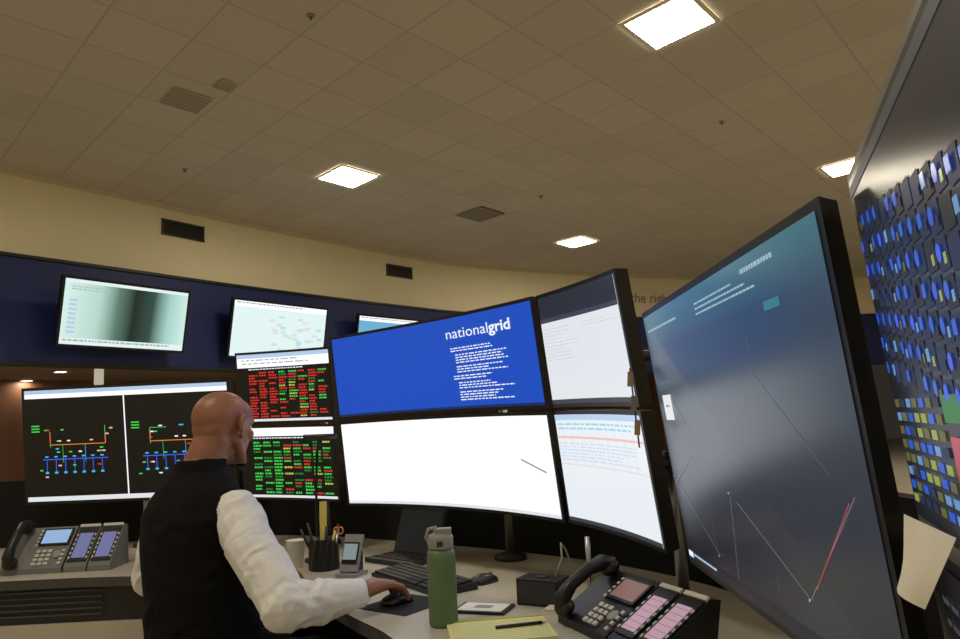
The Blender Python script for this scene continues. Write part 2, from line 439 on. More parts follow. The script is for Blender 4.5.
def s1top(s):
    s.rect(0,0,1,0.06,LBL,1); s.rect(0,0.06,1,0.2,W1,1); s.words(0.05,0.08,0.9,0.18,2,GR1,0.8,thick=0.4,ww=0.07,l=3)
    s.words(0.12,0.22,0.95,0.25,1,WH,0.9,thick=0.5)
    tab(s,0.27,17,8,[RED,RED,RED,RED,None],[GRN,None,DGRN,YEL,GRN]); s.rect(0,0.965,1,1,LGR,1)
def s1bot(s):
    s.rect(0,0,1,0.12,W1,1); s.words(0.12,0.14,0.95,0.17,1,WH,0.9,thick=0.5)
    tab(s,0.2,17,8,[GRN,DGRN,None,GRN],[RED,None,DGRN,RED,YEL]); s.rect(0,0.965,1,1,LGR,1)
stack((-1.09,3.4,0.972),(-0.617,3.17,0.962),(-1.13,3.4,1.628),(-0.65,3.19,1.615),0.5,0.012,0.012,0.011,BLK,BLK,s1top,s1bot)
def big(s):
    s.rect(0,0,1,0.035,LBL,1); s.rect(0,0.035,1,0.075,W1,1); s.rect(0.487,0.075,0.493,0.96,W1,2); s.rect(0,0.96,1,1,LGR,1)
    for x in range(30): s.rect(0.03+0.015*x,0.012,0.038+0.015*x,0.025,GR1,3)
    def dia(x0,k):
        s.line(x0+0.12,0.38,x0+0.12,0.52,0.003,GRN); s.line(x0+0.12,0.38,x0+0.2,0.38,0.003,GRN) if k else None
        s.line(x0+0.12,0.50,x0+0.39,0.50,0.004,ORG); s.line(x0+0.39,0.40,x0+0.39,0.50,0.004,ORG)
        s.line(x0+0.12,0.40,x0+0.12,0.48,0.006,RED); s.line(x0+0.39,0.34,x0+0.39,0.44,0.003,GRN)
        s.line(x0+0.08,0.63,x0+0.40,0.63,0.005,MBL); s.line(x0+0.18,0.50,x0+0.18,0.66,0.002,GRN); s.line(x0+0.29,0.50,x0+0.29,0.66,0.002,CYN)
        for i in range(7):
            xx=x0+0.10+0.045*i; s.line(xx,0.63,xx,0.74,0.004,MBL); s.rect(xx-0.008,0.74,xx+0.008,0.757,CYN,3); s.rect(xx-0.008,0.60,xx+0.008,0.612,CYN,3)
        for i in range(22):
            xx=x0+random.uniform(0.05,0.42); yy=random.choice([0.36,0.41,0.46,0.53,0.56,0.68,0.72,0.78]); s.rect(xx,yy,xx+0.016,yy+0.012,random.choice([WH,GRN,CYN,PNK,RED]),3)
        for yy in (0.32,0.345,0.37): s.rect(x0+0.03,yy,x0+0.07,yy+0.012,GRN,3)
    dia(0,0); dia(0.49,1)
L=Scr((-2.14,3.52,0.985),(-1.15,3.50,0.975),(-2.178,3.52,1.525),(-1.19,3.50,1.52),0.0,0.014,base=BLK)
big(L); L.mount(); L.b.obj('computer_monitor')
# right large
gm=bpy.data.materials.new('screen_sheen_gradient'); gm.use_nodes=True; nt2=gm.node_tree; pb=nt2.nodes['Principled BSDF']  # display backdrop; the room's reflected sheen is painted into its emission gradient
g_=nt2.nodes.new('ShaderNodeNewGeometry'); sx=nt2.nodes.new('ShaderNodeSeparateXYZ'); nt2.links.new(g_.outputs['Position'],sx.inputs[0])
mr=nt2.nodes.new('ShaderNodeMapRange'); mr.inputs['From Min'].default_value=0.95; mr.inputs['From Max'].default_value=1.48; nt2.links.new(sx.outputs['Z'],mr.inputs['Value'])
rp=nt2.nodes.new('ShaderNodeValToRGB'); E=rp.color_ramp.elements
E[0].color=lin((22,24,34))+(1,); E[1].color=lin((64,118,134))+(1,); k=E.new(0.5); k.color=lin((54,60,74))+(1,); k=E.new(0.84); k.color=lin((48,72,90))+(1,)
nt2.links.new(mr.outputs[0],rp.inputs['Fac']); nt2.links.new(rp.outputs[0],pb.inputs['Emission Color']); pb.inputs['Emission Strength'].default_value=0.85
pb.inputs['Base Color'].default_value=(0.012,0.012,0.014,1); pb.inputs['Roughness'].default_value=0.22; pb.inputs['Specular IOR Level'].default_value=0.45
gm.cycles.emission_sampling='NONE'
TX=scr('faint',(150,185,195),1.0); TEAL=scr('teal',(46,118,134),1.0); FW=scr('faintline',(116,120,132),1.0); FD=scr('faintline2',(80,87,102),1.0)
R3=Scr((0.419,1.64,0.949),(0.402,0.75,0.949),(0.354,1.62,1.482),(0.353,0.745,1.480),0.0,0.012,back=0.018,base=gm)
s=R3
s.words(0.45,0.05,0.78,0.10,3,TX,0.9,thick=0.35,ww=0.012); s.rect(0.79,0.135,0.85,0.158,TEAL,2); s.words(0.72,0.03,0.86,0.06,1,TX,0.9,thick=0.4,ww=0.01); s.words(0.03,0.06,0.4,0.08,1,TX,0.9,thick=0.4,ww=0.012)
s.rect(0,0.955,1,1,scr('bar3',(30,32,38),1.0),1); s.rect(0.01,0.962,0.05,0.985,WH,2)
s.words(0.06,0.965,0.4,0.98,1,LBL,0.6,thick=0.6,ww=0.012)
for a in [(0.0,0.70,0.45,0.42),(0.45,0.66,0.755,0.87),(0.755,0.87,0.96,0.585),(0.0,0.66,0.3,0.90),(0.45,0.66,0.40,0.95)]:
    s.line(*a,0.0013,FW,3)
for a in [(0.52,0.30,0.45,0.66),(0.30,0.2,0.28,0.9),(0.65,0.25,0.9,0.55),(0.1,0.3,0.5,0.75),(0.7,0.2,0.62,0.9)]:
    s.line(*a,0.0012,FD,2)
s.line(0.79,0.83,0.945,0.60,0.0016,scr('redline',(180,74,62),0.9),5)
for p in [(0.45,0.66),(0.755,0.87),(0.3,0.90)]: s.blob(p[0],p[1],.0022,.004,LBL,6)
s.rect(0.055,0.33,0.135,0.43,scr('glow_label',(222,224,226),1.0),4); s.words(0.08,0.37,0.12,0.39,1,GR2,1,5,0.4,0.01)  # white label on the glass, given screen glow so it looks lit
s.mount(); R3.b.obj('computer_monitor')
# nearest pair on the right
d4=V((-0.342,-0.94,0)).normalized()
tl=V((0.372,0.72,1.49)); bl=V((0.402,0.722,1.155)); Wd=0.46
GREYF=mat('monitor_frame_grey',(120,120,118),0.35,noise_amt=0.05)
DK4=scr('dark4',(28,32,38),0.8,0.22,0.5)
BL2=scr('blueblob',(36,84,190),1.0,0.2); BL3=scr('paleblob',(100,140,185),1.0,0.2); YG=scr('yellowgreen',(140,150,72),1.0,0.2); RD4=scr('redbtn',(180,66,84),0.9,0.2); NB=scr('navyb',(16,28,62),0.9); OLV=scr('olive',(96,94,44),0.9); CH=scr('charcoal',(20,22,26),0.9)
s=Scr(bl,bl+d4*Wd,tl,tl+d4*Wd,0.0,0.008,back=0.022,framem=GREYF,base=DK4)
s.rect(0,0.02,1,0.05,scr('g4',(58,60,62),0.8),1)
for i in range(13):
    for j in range(7):
        x=0.045+0.066*i; y=0.14+0.012*i+0.072*j
        s.rect(x-0.022,y-0.026,x+0.036,y+0.036,NB if (i*2+j)%3 else CH,1)
        q_=random.random()
        if q_<0.40: s.blob(x,y,0.013,0.019,random.choice([BL2,BL2,MBL]),3)
        elif q_<0.85: s.rect(x-0.013,y-0.016,x+0.010,y+0.014,random.choice([BL2,BL2,BL3,NB]),3)
        if random.random()<0.6: s.rect(x+0.015,y+0.004,x+0.030,y+0.026,random.choice([OLV,YG,BL3,NB,NB]),2)
for i in range(7):
    for j in range(8):
        s.rect(0.03+0.060*i,0.665+0.038*j,0.072+0.060*i,0.688+0.038*j,random.choice([YG,OLV,OLV,BL3,NB,BL2]),2)
s.rect(0.46,0.66,0.58,0.72,scr('greentile',(50,120,60),0.9),3); s.rect(0.47,0.75,0.60,0.88,RD4,3)
s.mount(); s.b.obj('computer_monitor')
tl2=bl+V((0.001,0,-0.015)); bl2=tl2+V((0.03,0.002,-0.30))
s=Scr(bl2,bl2+d4*Wd,tl2,tl2+d4*Wd,0.0,0.011,back=0.022,base=BLK)
s.words(0.1,0.1,0.9,0.5,6,GR2,0.8,thick=0.3,ww=0.05); s.mount(); s.b.obj('computer_monitor')
b=MB(); PA=V((.3765,.700,1.166));PB=V((.343,.570,1.166));PC=V((.352,.640,1.098));PD=V((.361,.685,1.112)); vs=[]
for j in range(7):
    for i in range(7):
        tt=i/6; ss=j/6; q=PA.lerp(PB,tt).lerp(PD.lerp(PC,tt),ss)
        q=q+V((-0.94,0.342,0))*0.012*math.sin(math.pi*tt)*ss; vs.append(q)
b.add(vs,[(j*7+i,j*7+7+i,j*7+8+i,j*7+1+i) for j in range(6) for i in range(6)],mat('cream_paper',(252,248,236),0.8,noise_amt=0.02),True)
b.obj('paper_note')

def post(x,y,top,c1,zs,name='monitor_stand'):
    b=MB(); b.lathe([(0.06,0.75),(0.06,0.765),(0.03,0.775)],DARKP,(x,y,0),24)
    b.tube([(x,y,0.765),(x,y,top)],0.017,SILVER,16)
    for z in zs:
        b.tube([(x,y,z-0.03),(x,y,z+0.03)],0.026,DARKP,16)
        b.tube([(x,y,z),(c1[0],c1[1],z)],0.016,DARKP,12)
    b.obj(name)
post(0.07,2.88,1.55,(-0.05,2.76),(1.14,1.44))
post(0.50,2.05,1.55,(0.40,2.02),(1.13,1.42))
post(-0.74,3.47,1.55,(-0.81,3.38),(1.14,1.44))
post(-1.66,3.70,1.32,(-1.66,3.62),(1.25,))
post(0.60,1.20,1.3,(0.48,1.19),(1.22,))
post(0.54,0.42,1.42,(0.41,0.46),(1.0,1.32))
b=MB(); b.tube([(0.262,2.10,0.765),(0.262,2.10,0.94)],0.007,SILVER,12); b.lathe([(0.03,0.75),(0.03,0.765)],SILVER,(0.262,2.10,0)); b.obj('monitor_pole')  # slim pole of the monitor arm below the stacked pair

# wall televisions
TVW=scr('tv_white',(222,240,238),1.05); TVB=scr('tv_blue',(110,175,210),1.0)
def tv(BL,BR,TL,TR,fn,base):
    s=Scr(BL,BR,TL,TR,0,0.03,back=0.05,base=base); fn(s); s.mount(dep=0.10); s.b.obj('wall_television')
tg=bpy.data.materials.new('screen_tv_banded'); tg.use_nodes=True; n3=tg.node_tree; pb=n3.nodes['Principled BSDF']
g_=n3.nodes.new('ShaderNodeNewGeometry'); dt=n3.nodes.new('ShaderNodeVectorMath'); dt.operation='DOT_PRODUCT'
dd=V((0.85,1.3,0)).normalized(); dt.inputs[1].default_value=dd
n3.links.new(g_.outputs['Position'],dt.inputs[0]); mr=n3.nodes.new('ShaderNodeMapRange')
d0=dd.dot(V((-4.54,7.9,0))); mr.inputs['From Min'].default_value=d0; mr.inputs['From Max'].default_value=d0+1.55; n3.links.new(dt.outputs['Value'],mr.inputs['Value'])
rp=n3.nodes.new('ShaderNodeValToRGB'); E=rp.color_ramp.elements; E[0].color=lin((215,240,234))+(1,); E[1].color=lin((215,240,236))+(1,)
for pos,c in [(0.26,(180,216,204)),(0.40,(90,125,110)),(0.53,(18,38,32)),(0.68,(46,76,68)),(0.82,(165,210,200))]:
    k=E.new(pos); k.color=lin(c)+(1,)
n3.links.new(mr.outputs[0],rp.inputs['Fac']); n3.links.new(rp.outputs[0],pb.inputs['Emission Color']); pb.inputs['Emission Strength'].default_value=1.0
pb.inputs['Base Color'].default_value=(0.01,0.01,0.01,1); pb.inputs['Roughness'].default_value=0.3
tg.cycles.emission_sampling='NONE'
def tv1(s):
    s.rect(0,0.0,1,0.05,TVW,1); s.rect(0.0,0.9,1,1,TVW,1); s.words(0.02,0.92,0.9,0.97,1,GR1,0.9,thick=0.6); s.words(0.05,0.1,0.35,0.18,2,GR1,0.9,thick=0.4)
    for k in range(8): s.rect(0.04,0.3+k*0.07,0.10,0.335+k*0.07,LBL,2)
def tv2(s):
    s.rect(0,0,1,0.1,W1,1); s.words(0.02,0.02,0.9,0.06,1,GR1,0.9,thick=0.6)
    for k in range(30):
        x=random.uniform(0.35,0.93);y=random.uniform(0.15,0.85); s.rect(x,y,x+0.06,y+0.05,random.choice([scr('m1',(190,225,230),1),scr('m2',(205,230,215),1),scr('m3',(225,225,230),1)]),2)
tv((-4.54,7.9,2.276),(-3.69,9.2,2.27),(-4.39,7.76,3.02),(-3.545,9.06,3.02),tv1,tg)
tv((-3.36,9.8,2.25),(-2.375,11.15,2.25),(-3.22,9.66,3.03),(-2.25,11.0,3.03),tv2,TVW)
tv((-2.02,11.72,2.26),(-1.05,12.92,2.26),(-1.90,11.60,3.02),(-0.93,12.8,3.02),tv2,TVB)

# ---------------------------------------------------------------- desk
FR=[(-2.6,2.95),(-1.9,2.95),(-1.5,2.94),(-1.1,2.86),(-.78,2.67),(-.56,2.43),(-.40,2.16),(-.25,1.91),(-.17,1.6),(-.13,1.2),(-.12,.8),(-.15,.2)]
BK=[(-2.6,3.87),(-1.9,3.87),(-1.5,3.87),(-1.1,3.85),(-.7,3.66),(-.3,3.36),(.08,3.05),(.45,2.65),(.68,2.2),(.78,1.7),(.8,1.1),(.8,.2)]
F2=catmull(FR,4); K2=catmull(BK,4)
LAM=mat('desk_laminate',(192,186,172),0.35,noise_amt=0.05,nscale=120); EDG=mat('desk_edge',(70,70,74),0.5)
b=MB(); vs=[]
for p,q in zip(F2,K2): vs+=[(p.x,p.y,.75),(q.x,q.y,.75),(p.x,p.y,.715),(q.x,q.y,.715)]
n=len(F2)
b.add(vs,[(4*k,4*k+4,4*k+5,4*k+1) for k in range(n-1)],LAM)
b.add(vs,[(4*k+2,4*k+3,4*k+7,4*k+6) for k in range(n-1)]+[(4*k,4*k+2,4*k+6,4*k+4) for k in range(n-1)]+[(4*k+1,4*k+5,4*k+7,4*k+3) for k in range(n-1)]+[(0,1,3,2),(4*n-4,4*n-2,4*n-1,4*n-3)],EDG)
DKF=mat('desk_fascia',(34,35,38),0.5,noise_amt=0.1)
b.prism([(2.98,0.58),(2.98,0.715),(3.0,0.715),(3.0,0.58)],-2.58,-1.32,DKF)
b.box((-1.95,3.4,0.29),(1.26,0.86,0.58),LAM)
for k in range(5): b.box((-1.95,2.975,0.61+k*0.022),(0.9,0.01,0.006),EDG)
b.box((0.6,0.5,0.36),(0.3,0.5,0.71),DKF); b.box((0.55,1.9,0.36),(0.06,0.5,0.71),DKF); b.box((-0.3,3.1,0.36),(0.06,0.4,0.71),DKF)
b.obj('control_desk')
b=MB(); vs=[]; KN=normals2(K2)
for p,nn in zip(K2,KN):
    a=p+nn*0.01; c=p+nn*0.05; vs+=[(a.x,a.y,0),(a.x,a.y,1.08),(c.x,c.y,0),(c.x,c.y,1.08)]
b.add(vs,[t for k in range(n-1) for t in ((4*k,4*k+1,4*k+5,4*k+4),(4*k+2,4*k+6,4*k+7,4*k+3),(4*k+1,4*k+3,4*k+7,4*k+5))]+[(0,2,3,1),(4*n-4,4*n-3,4*n-1,4*n-2)],mat('acoustic_fabric',(14,14,16),0.9,noise_amt=0.2,nscale=200))
b.obj('desk_divider_panel')

DZ=0.75
b=MB(); GB=mat('sage_enamel',(92,116,84),0.45,noise_amt=0.04); GL=mat('grey_lid',(140,142,136),0.45)
b.M=Matrix.Translation((-0.133,2.015,DZ))
b.lathe([(0.030,0),(0.036,0.003),(0.0375,0.01),(0.0375,0.170),(0.036,0.182),(0.031,0.192),(0.031,0.194)],GB,seg=40)
b.lathe([(0.0325,0.193),(0.0335,0.195),(0.0335,0.222),(0.030,0.228),(0.020,0.232)],GL,seg=40)
b.box((0.006,-0.0,0.236),(0.046,0.03,0.016),GL); b.tube([(-0.028,0,0.205),(-0.037,0,0.222),(-0.030,0,0.242),(-0.008,0,0.246)],0.0055,GL,10)
b.box((0.0,-0.0335,0.208),(0.016,0.004,0.014),DARKP)
b.obj('water_bottle',bevel=0.002)
def keyboard(c,ax):
    b=MB(); b.M=frame((c[0],c[1],DZ),ax)
    b.prism([(-0.075,0.0),(-0.075,0.012),(0.07,0.026),(0.075,0.0)],-0.225,0.225,BLACKP)
    b.M=b.M@Matrix.Rotation(math.atan(0.014/0.145),4,'X')
    for rr in range(6):
        x=-0.213
        while x<0.205:
            wd=0.018 if not(rr==0 and -0.11<x<0.0) else 0.1
            if rr in (0,) and x<-0.19: wd=0.024
            b.box((x+wd/2,-0.058+rr*0.0225,0.0225),(wd-0.002,0.018,0.009),mat('key_black',(34,35,37),0.5)); x+=wd+0.001
            if abs(x-0.075)<0.01 : x+=0.012
    return b.obj('computer_keyboard',bevel=0.0012)
keyboard((-0.235,2.55),(0.56,-0.83))
def mouse(c,ax,dz=0.0):
    b=MB(); b.M=frame((c[0],c[1],DZ+dz),ax)
    vs=[];fs=[];NU=14;NV=8
    for i in range(NU+1):
        t=i/NU; y=-0.052+0.104*t; wv=0.031*math.sqrt(max(0.0,1-(2*t-1)**4))+0.001; h=0.029*math.sin(math.pi*min(1,0.12+0.80*t))**0.7
        for j in range(NV+1):
            a=math.pi*j/NV; vs.append((wv*math.cos(a),y,0.0005+h*math.sin(a)**0.7))
    for i in range(NU):
        for j in range(NV): fs.append((i*(NV+1)+j,i*(NV+1)+j+1,(i+1)*(NV+1)+j+1,(i+1)*(NV+1)+j))
    fs.append(tuple(range(NV+1))); fs.append(tuple(reversed([NU*(NV+1)+j for j in range(NV+1)])))
    fs.append(tuple([i*(NV+1) for i in range(NU+1)]+[i*(NV+1)+NV for i in range(NU,-1,-1)]))
    b.add(vs,fs,BLACKP,True); b.tube([(0,0.024,0.028),(0,0.036,0.024)],0.004,GREYP,10)
    return b.obj('computer_mouse')
mouse((-0.285,2.275),(0.71,-0.70),0.002); mouse((-0.03,2.5),(0.7,-0.7))
b=MB(); b.M=frame((-0.26,2.26,DZ),(0.8,-0.6)); b.box((0,0,0.001),(0.19,0.2,0.002),mat('mouse_mat_rubber',(24,25,28),0.8)); b.obj('mouse_mat')

SCP=scr('phone_pink',(190,150,165),0.9); SCB=scr('phone_blue',(150,185,225),0.9)
def phone(c,ax,sc,shell,keym,sc2,zs=1.0,k=1.0):
    b=MB(); S0=frame((c[0],c[1],DZ),ax)@Matrix.Diagonal((k,k,k,1)); b.M=S0
    hz=0.115*zs; dy=0.16 if zs==1.0 else 0.125
    pr=[(-0.10,0.0),(-0.10,0.02),(-0.10+dy,hz),(-0.075+dy,hz-0.005),(0.06,0.0)]
    b.prism(pr,-0.13,0.10,shell)
    sl=math.atan2(hz-0.02,dy)
    base=b.M.copy()
    top=base@Matrix.Translation((0,-0.10,0.02))@Matrix.Rotation(sl,4,'X')
    b.M=top
    b.box((0.035,0.135,0.004),(0.115,0.075,0.006),BLACKP); b.quad([(-0.015,0.105,0.0075),(0.085,0.105,0.0075),(0.085,0.165,0.0075),(-0.015,0.165,0.0075)],sc)
    for i in range(3):
        for j in range(4): b.box((-0.01+0.022*i,0.018+0.018*j,0.003),(0.016,0.012,0.006),keym)
    for j in range(4): b.box((0.085,0.018+0.018*j,0.003),(0.012,0.010,0.006),keym)
    for j in range(5): b.box((-0.03,0.1+0.016*j,0.003),(0.01,0.008,0.005),keym)
    b.lathe([(0.016,0.002),(0.016,0.007),(0.012,0.008)],GREYP,(0.065,0.055,0),16)
    hx=-0.088
    b.tube([(hx,0.0,0.022),(hx,0.02,0.046),(hx,0.06,0.056),(hx,0.12,0.056),(hx,0.16,0.046),(hx,0.185,0.022)],[0.018,0.021,0.016,0.016,0.021,0.018],BLACKP,14)
    b.ell((hx,0.012,0.022),(0.028,0.026,0.020),BLACKP); b.ell((hx,0.172,0.022),(0.028,0.026,0.020),BLACKP)
    for x in (0.108,0.198):
        b.M=base; b.prism(pr,x,x+0.084,shell); b.M=top
        b.box((x+0.042,0.095,0.003),(0.074,0.15,0.004),BLACKP)
        b.quad([(x+0.016,0.035,0.0056),(x+0.068,0.035,0.0056),(x+0.068,0.145,0.0056),(x+0.016,0.145,0.0056)],sc2)
        for j in range(6):
            b.box((x+0.009,0.036+0.02*j,0.005),(0.006,0.01,0.004),keym); b.box((x+0.076,0.036+0.02*j,0.005),(0.006,0.01,0.004),keym)
            b.box((x+0.042,0.044+0.018*j,0.0058),(0.045,0.0012,0.0008),GREYP)
        b.box((x+0.042,0.18,0.004),(0.078,0.012,0.006),KEYL)
    return b.obj('desk_phone',bevel=0.0012)
phone((0.302,1.905),(0.38,-0.925),scr('phone_main',(150,110,105),0.7),BLACKP,KEYL,SCP)
phone((-1.83,3.18),(1.0,0.02),SCB,mat('phone_grey_shell',(120,121,124),0.45),KEYL,scr('phone_lilac',(120,125,175),0.8),1.35,1.06)

b=MB(); b.M=Matrix.Translation((-1.46,3.30,DZ)); TC=mat('teal_tumbler',(60,105,115),0.4)
b.lathe([(0.028,0),(0.030,0.004),(0.036,0.135),(0.038,0.14),(0.034,0.14),(0.032,0.135),(0.028,0.01)],TC); b.lathe([(0.039,0.138),(0.039,0.15),(0.03,0.155)],DARKP); b.obj('travel_tumbler')
b=MB(); b.M=Matrix.Translation((-0.745,2.93,DZ)); b.lathe([(0.026,0),(0.036,0.10),(0.038,0.102),(0.035,0.102),(0.025,0.006)],WHITEP); b.obj('paper_cup')
b=MB(); b.M=Matrix.Translation((-0.625,2.87,DZ))
b.lathe([(0.055,0),(0.057,0.004),(0.057,0.006),(0.05,0.11),(0.052,0.112),(0.047,0.112),(0.047,0.008)],BLACKP,seg=28)
for k in range(14):
    a=2*math.pi*k/14; b.tube([(0.057*math.cos(a),0.057*math.sin(a),0.01),(0.052*math.cos(a+.3),0.052*math.sin(a+.3),0.108)],0.0018,DARKP,6)
ORP=mat('orange_plastic',(225,140,75),0.4); YLP=mat('yellow_paper',(225,205,110),0.7)
b.box((0.0,0.0,0.17),(0.024,0.012,0.15),YLP)
for (x,y,dx,dy,h,m) in [(-.03,0,-.05,0.0,.17,BLACKP),(.03,.01,.04,0,.16,BLACKP),(.01,-.03,.02,-.03,.16,DARKP),(-.01,.03,-.02,.02,.2,BLACKP),(0.02,-0.02,0.05,-0.02,.14,YLP),(-.04,-.01,-.07,-.01,.15,BLACKP)]:
    b.tube([(x*0.6,y*0.6,0.02),(x+dx*.6,y+dy*.6,h)],0.005,m,8)
for sx in(-1,1):
    pts=[(0.058+0.009*math.cos(a)+sx*0.008,-0.01,0.138+0.013*math.sin(a)) for a in [2*math.pi*i/14 for i in range(15)]]
    b.tube(pts,0.0026,ORP,8,False)
b.tube([(0.03,-0.01,0.03),(0.055,-0.01,0.127)],0.005,SILVER,8)
b.obj('pen_holder')
b=MB(); b.lathe([(0.05,0),(0.05,0.012),(0.012,0.02)],BLACKP,(-0.69,3.05,DZ)); b.tube([(-0.69,3.05,DZ+0.015),(-0.69,3.05,1.02),(-0.68,3.03,1.16),(-0.66,2.98,1.225),(-0.63,2.9,1.235)],0.005,BLACKP,10); b.tube([(-0.70,2.9,1.238),(-0.575,2.9,1.236)],[0.010,0.010],DARKP,12); b.obj('desk_lamp')
b=MB(); b.M=frame((-0.505,2.71,DZ),(0.9,-0.35)); R=Matrix.Rotation(math.radians(-22),3,'X')
b.box((0,0.02,0.006),(0.08,0.09,0.012),GREYP); b.box((0,0.025,0.075),(0.072,0.012,0.13),GREYP,R); b.box((0,0.0165,0.077),(0.060,0.004,0.075),BLACKP,R)
b.box((0,0.0138,0.082),(0.054,0.002,0.055),scr('handheld',(160,175,180),0.6),R); b.box((0,0.05,0.045),(0.03,0.05,0.07),DARKP); b.obj('handheld_phone_dock',bevel=0.003)
b=MB(); b.M=frame((-0.50,2.56,DZ),(0.9,-0.2)); b.box((0,0,0.0045),(0.14,0.07,0.009),BLACKP); b.box((0,0,0.0093),(0.13,0.062,0.0008),mat('phone_glass',(60,55,45),0.1)); b.obj('smartphone',bevel=0.003)
b=MB(); b.M=frame((-0.345,2.94,DZ),(0.72,-0.69)); b.box((0,0,0.009),(0.26,0.15,0.018),DARKP); R=Matrix.Rotation(math.radians(-18),3,'X')
b.box((0,0.10,0.100),(0.26,0.012,0.18),DARKP,R); b.box((0,0.093,0.100),(0.245,0.003,0.16),scr('laptop',(26,27,31),0.8),R)
for rr in range(5):
    for cc in range(11): b.box((-0.109+0.0218*cc,-0.04+0.02*rr,0.0195),(0.018,0.016,0.003),BLACKP)
b.obj('laptop',bevel=0.001)
b=MB(); b.M=frame((0.14,2.19,DZ),(0.85,-0.5)); b.box((0,0,0.036),(0.13,0.08,0.072),BLACKP); b.box((0,-0.041,0.036),(0.115,0.004,0.058),DARKP)
b.lathe([(0.018,0.072),(0.018,0.076)],DARKP,(0,0,0)); b.tube([(0.03,0.02,0.07),(0.045,0.04,0.12),(0.03,0.07,0.155),(0.02,0.12,0.13),(0.03,0.18,0.01)],0.0028,GREYP,8); b.obj('desk_speaker',bevel=0.005)
b=MB(); b.M=frame((-0.03,2.15,DZ),(0.93,-0.35)); b.box((0,0,0.004),(0.15,0.10,0.008),BLACKP); b.box((0,0,0.0085),(0.13,0.085,0.001),WHITEP); b.box((0,0,0.0092),(0.05,0.03,0.0006),GREYP); b.obj('tablet_computer',bevel=0.002)
YN=mat('yellow_legal_paper',(230,227,155),0.7,noise_amt=0.02)
b=MB(); b.M=frame((0.01,1.92,DZ),(0.97,0.12)); b.box((0,0,0.005),(0.25,0.2,0.010),YN); b.box((0,0.093,0.006),(0.25,0.016,0.012),mat('pad_binding',(190,182,100),0.6))
for k in range(12): b.box((0,-0.09+k*0.014,0.0102),(0.235,0.0006,0.0003),mat('pad_rule',(130,150,190),0.7))
b.obj('legal_notepad')
b=MB(); b.tube([(0.0,1.915,0.7645),(0.115,1.94,0.7645)],[0.004,0.004],BLACKP,10); b.tube([(0.115,1.94,0.7645),(0.127,1.942,0.7645)],[0.004,0.001],SILVER,10); b.obj('ballpoint_pen')
b=MB(); b.M=frame((0.17,2.085,DZ),(0.9,-0.4)); b.box((0,0,0.004),(0.075,0.055,0.008),WHITEP); b.box((0.003,-0.003,0.0105),(0.07,0.05,0.005),mat('paper_orange_print',(225,205,185),0.8)); b.obj('note_paper_stack')
b=MB()
for k,(z,m) in enumerate([(1.345,mat('beige_note',(190,170,135),0.8)),(1.29,mat('grey_note',(150,150,145),0.8)),(1.235,mat('beige_note',(0,0,0)))]):
    b.box((0.346-(z-1.2)*0.07,1.71,z),(0.013,0.002,0.034),m,Matrix.Rotation(0.1,3,'Y'))
b.tube([(0.345,1.712,1.19),(0.337,1.712,1.37)],0.002,DARKP,6)
b.obj('sticky_notes')

# ---------------------------------------------------------------- man
SKIN=mat('skin',(150,102,80),0.45,noise_amt=0.10,nscale=30,bump=0.06,bscale=250,spec=0.5)
VEST=mat('vest_fleece',(14,14,16),0.9,noise_amt=0.2,nscale=90,bump=0.2,bscale=200,spec=0.2)
SHIRT=mat('white_shirt_cotton',(240,241,246),0.75,noise_amt=0.02,nscale=20,bump=0.1,bscale=60)
TROU=mat('trousers_wool',(28,28,34),0.8,noise_amt=0.1)
SHOE=mat('shoe_leather',(20,16,14),0.35)
parts={}
def P_(k):
    if k not in parts: parts[k]=MB()
    return parts[k]
TCn=V((-0.87,2.32,0)); Fb=V((0.60,0.80,0)).normalized(); Rb=V((Fb.y,-Fb.x,0)); Z=V((0,0,1))
def bp(r_,f_,z): return TCn+Rb*r_+Fb*f_+Z*z
def loft(k,rings,seg=36,pw=2.4):
    m=P_(k); vs=[];fs=[];n=len(rings)
    for z,of,hr,hf in rings:
        for i in range(seg):
            a=2*math.pi*i/seg; ca,sa=math.cos(a),math.sin(a)
            x=math.copysign(abs(ca)**(2/pw),ca)*hr; y=math.copysign(abs(sa)**(2/pw),sa)*hf
            vs.append(bp(x,y+of,z))
    for i in range(n-1):
        for j in range(seg):
            j2=(j+1)%seg; fs.append((i*seg+j,i*seg+j2,(i+1)*seg+j2,(i+1)*seg+j))
    fs.append(tuple(reversed(range(seg)))); fs.append(tuple((n-1)*seg+j for j in range(seg)))
    m.add(vs,fs,SKIN)
loft('vest',[(.56,-.01,.186,.140),(.66,0,.188,.140),(.78,-.005,.188,.138),(.88,-.008,.196,.140),(.97,-.012,.204,.140),(1.03,-.016,.202,.130),(1.075,-.018,.182,.110),(1.108,-.018,.148,.092),(1.135,-.014,.110,.079),(1.158,-.008,.083,.071),(1.192,-.004,.069,.068)])
loft('trou',[(.46,-.02,.17,.13),(.50,-.02,.182,.14),(.58,-.01,.172,.128),(.62,0,.16,.12)])
for s_ in (1,-1):
    P_('trou').caps([bp(.09*s_,-.03,.545),bp(.11*s_,.22,.55),bp(.12*s_,.42,.53)],[.09,.078,.062],SKIN)
    P_('trou').caps([bp(.12*s_,.42,.53),bp(.12*s_,.42,.30),bp(.12*s_,.40,.10)],[.062,.055,.042],SKIN)
    P_('shoe').ell(bp(.125*s_,.46,.045),(.045,.13,.043),SKIN,Matrix((Rb,Fb,Z)).transposed()); P_('shoe').ell(bp(.12*s_,.40,.07),(.042,.06,.055),SKIN,Matrix((Rb,Fb,Z)).transposed())
shR=V((-0.728,2.205,1.036)); elR=V((-0.555,2.055,0.808)); wrR=V((-0.378,2.165,0.808))
def mid(a,b_,t): return a.lerp(b_,t)
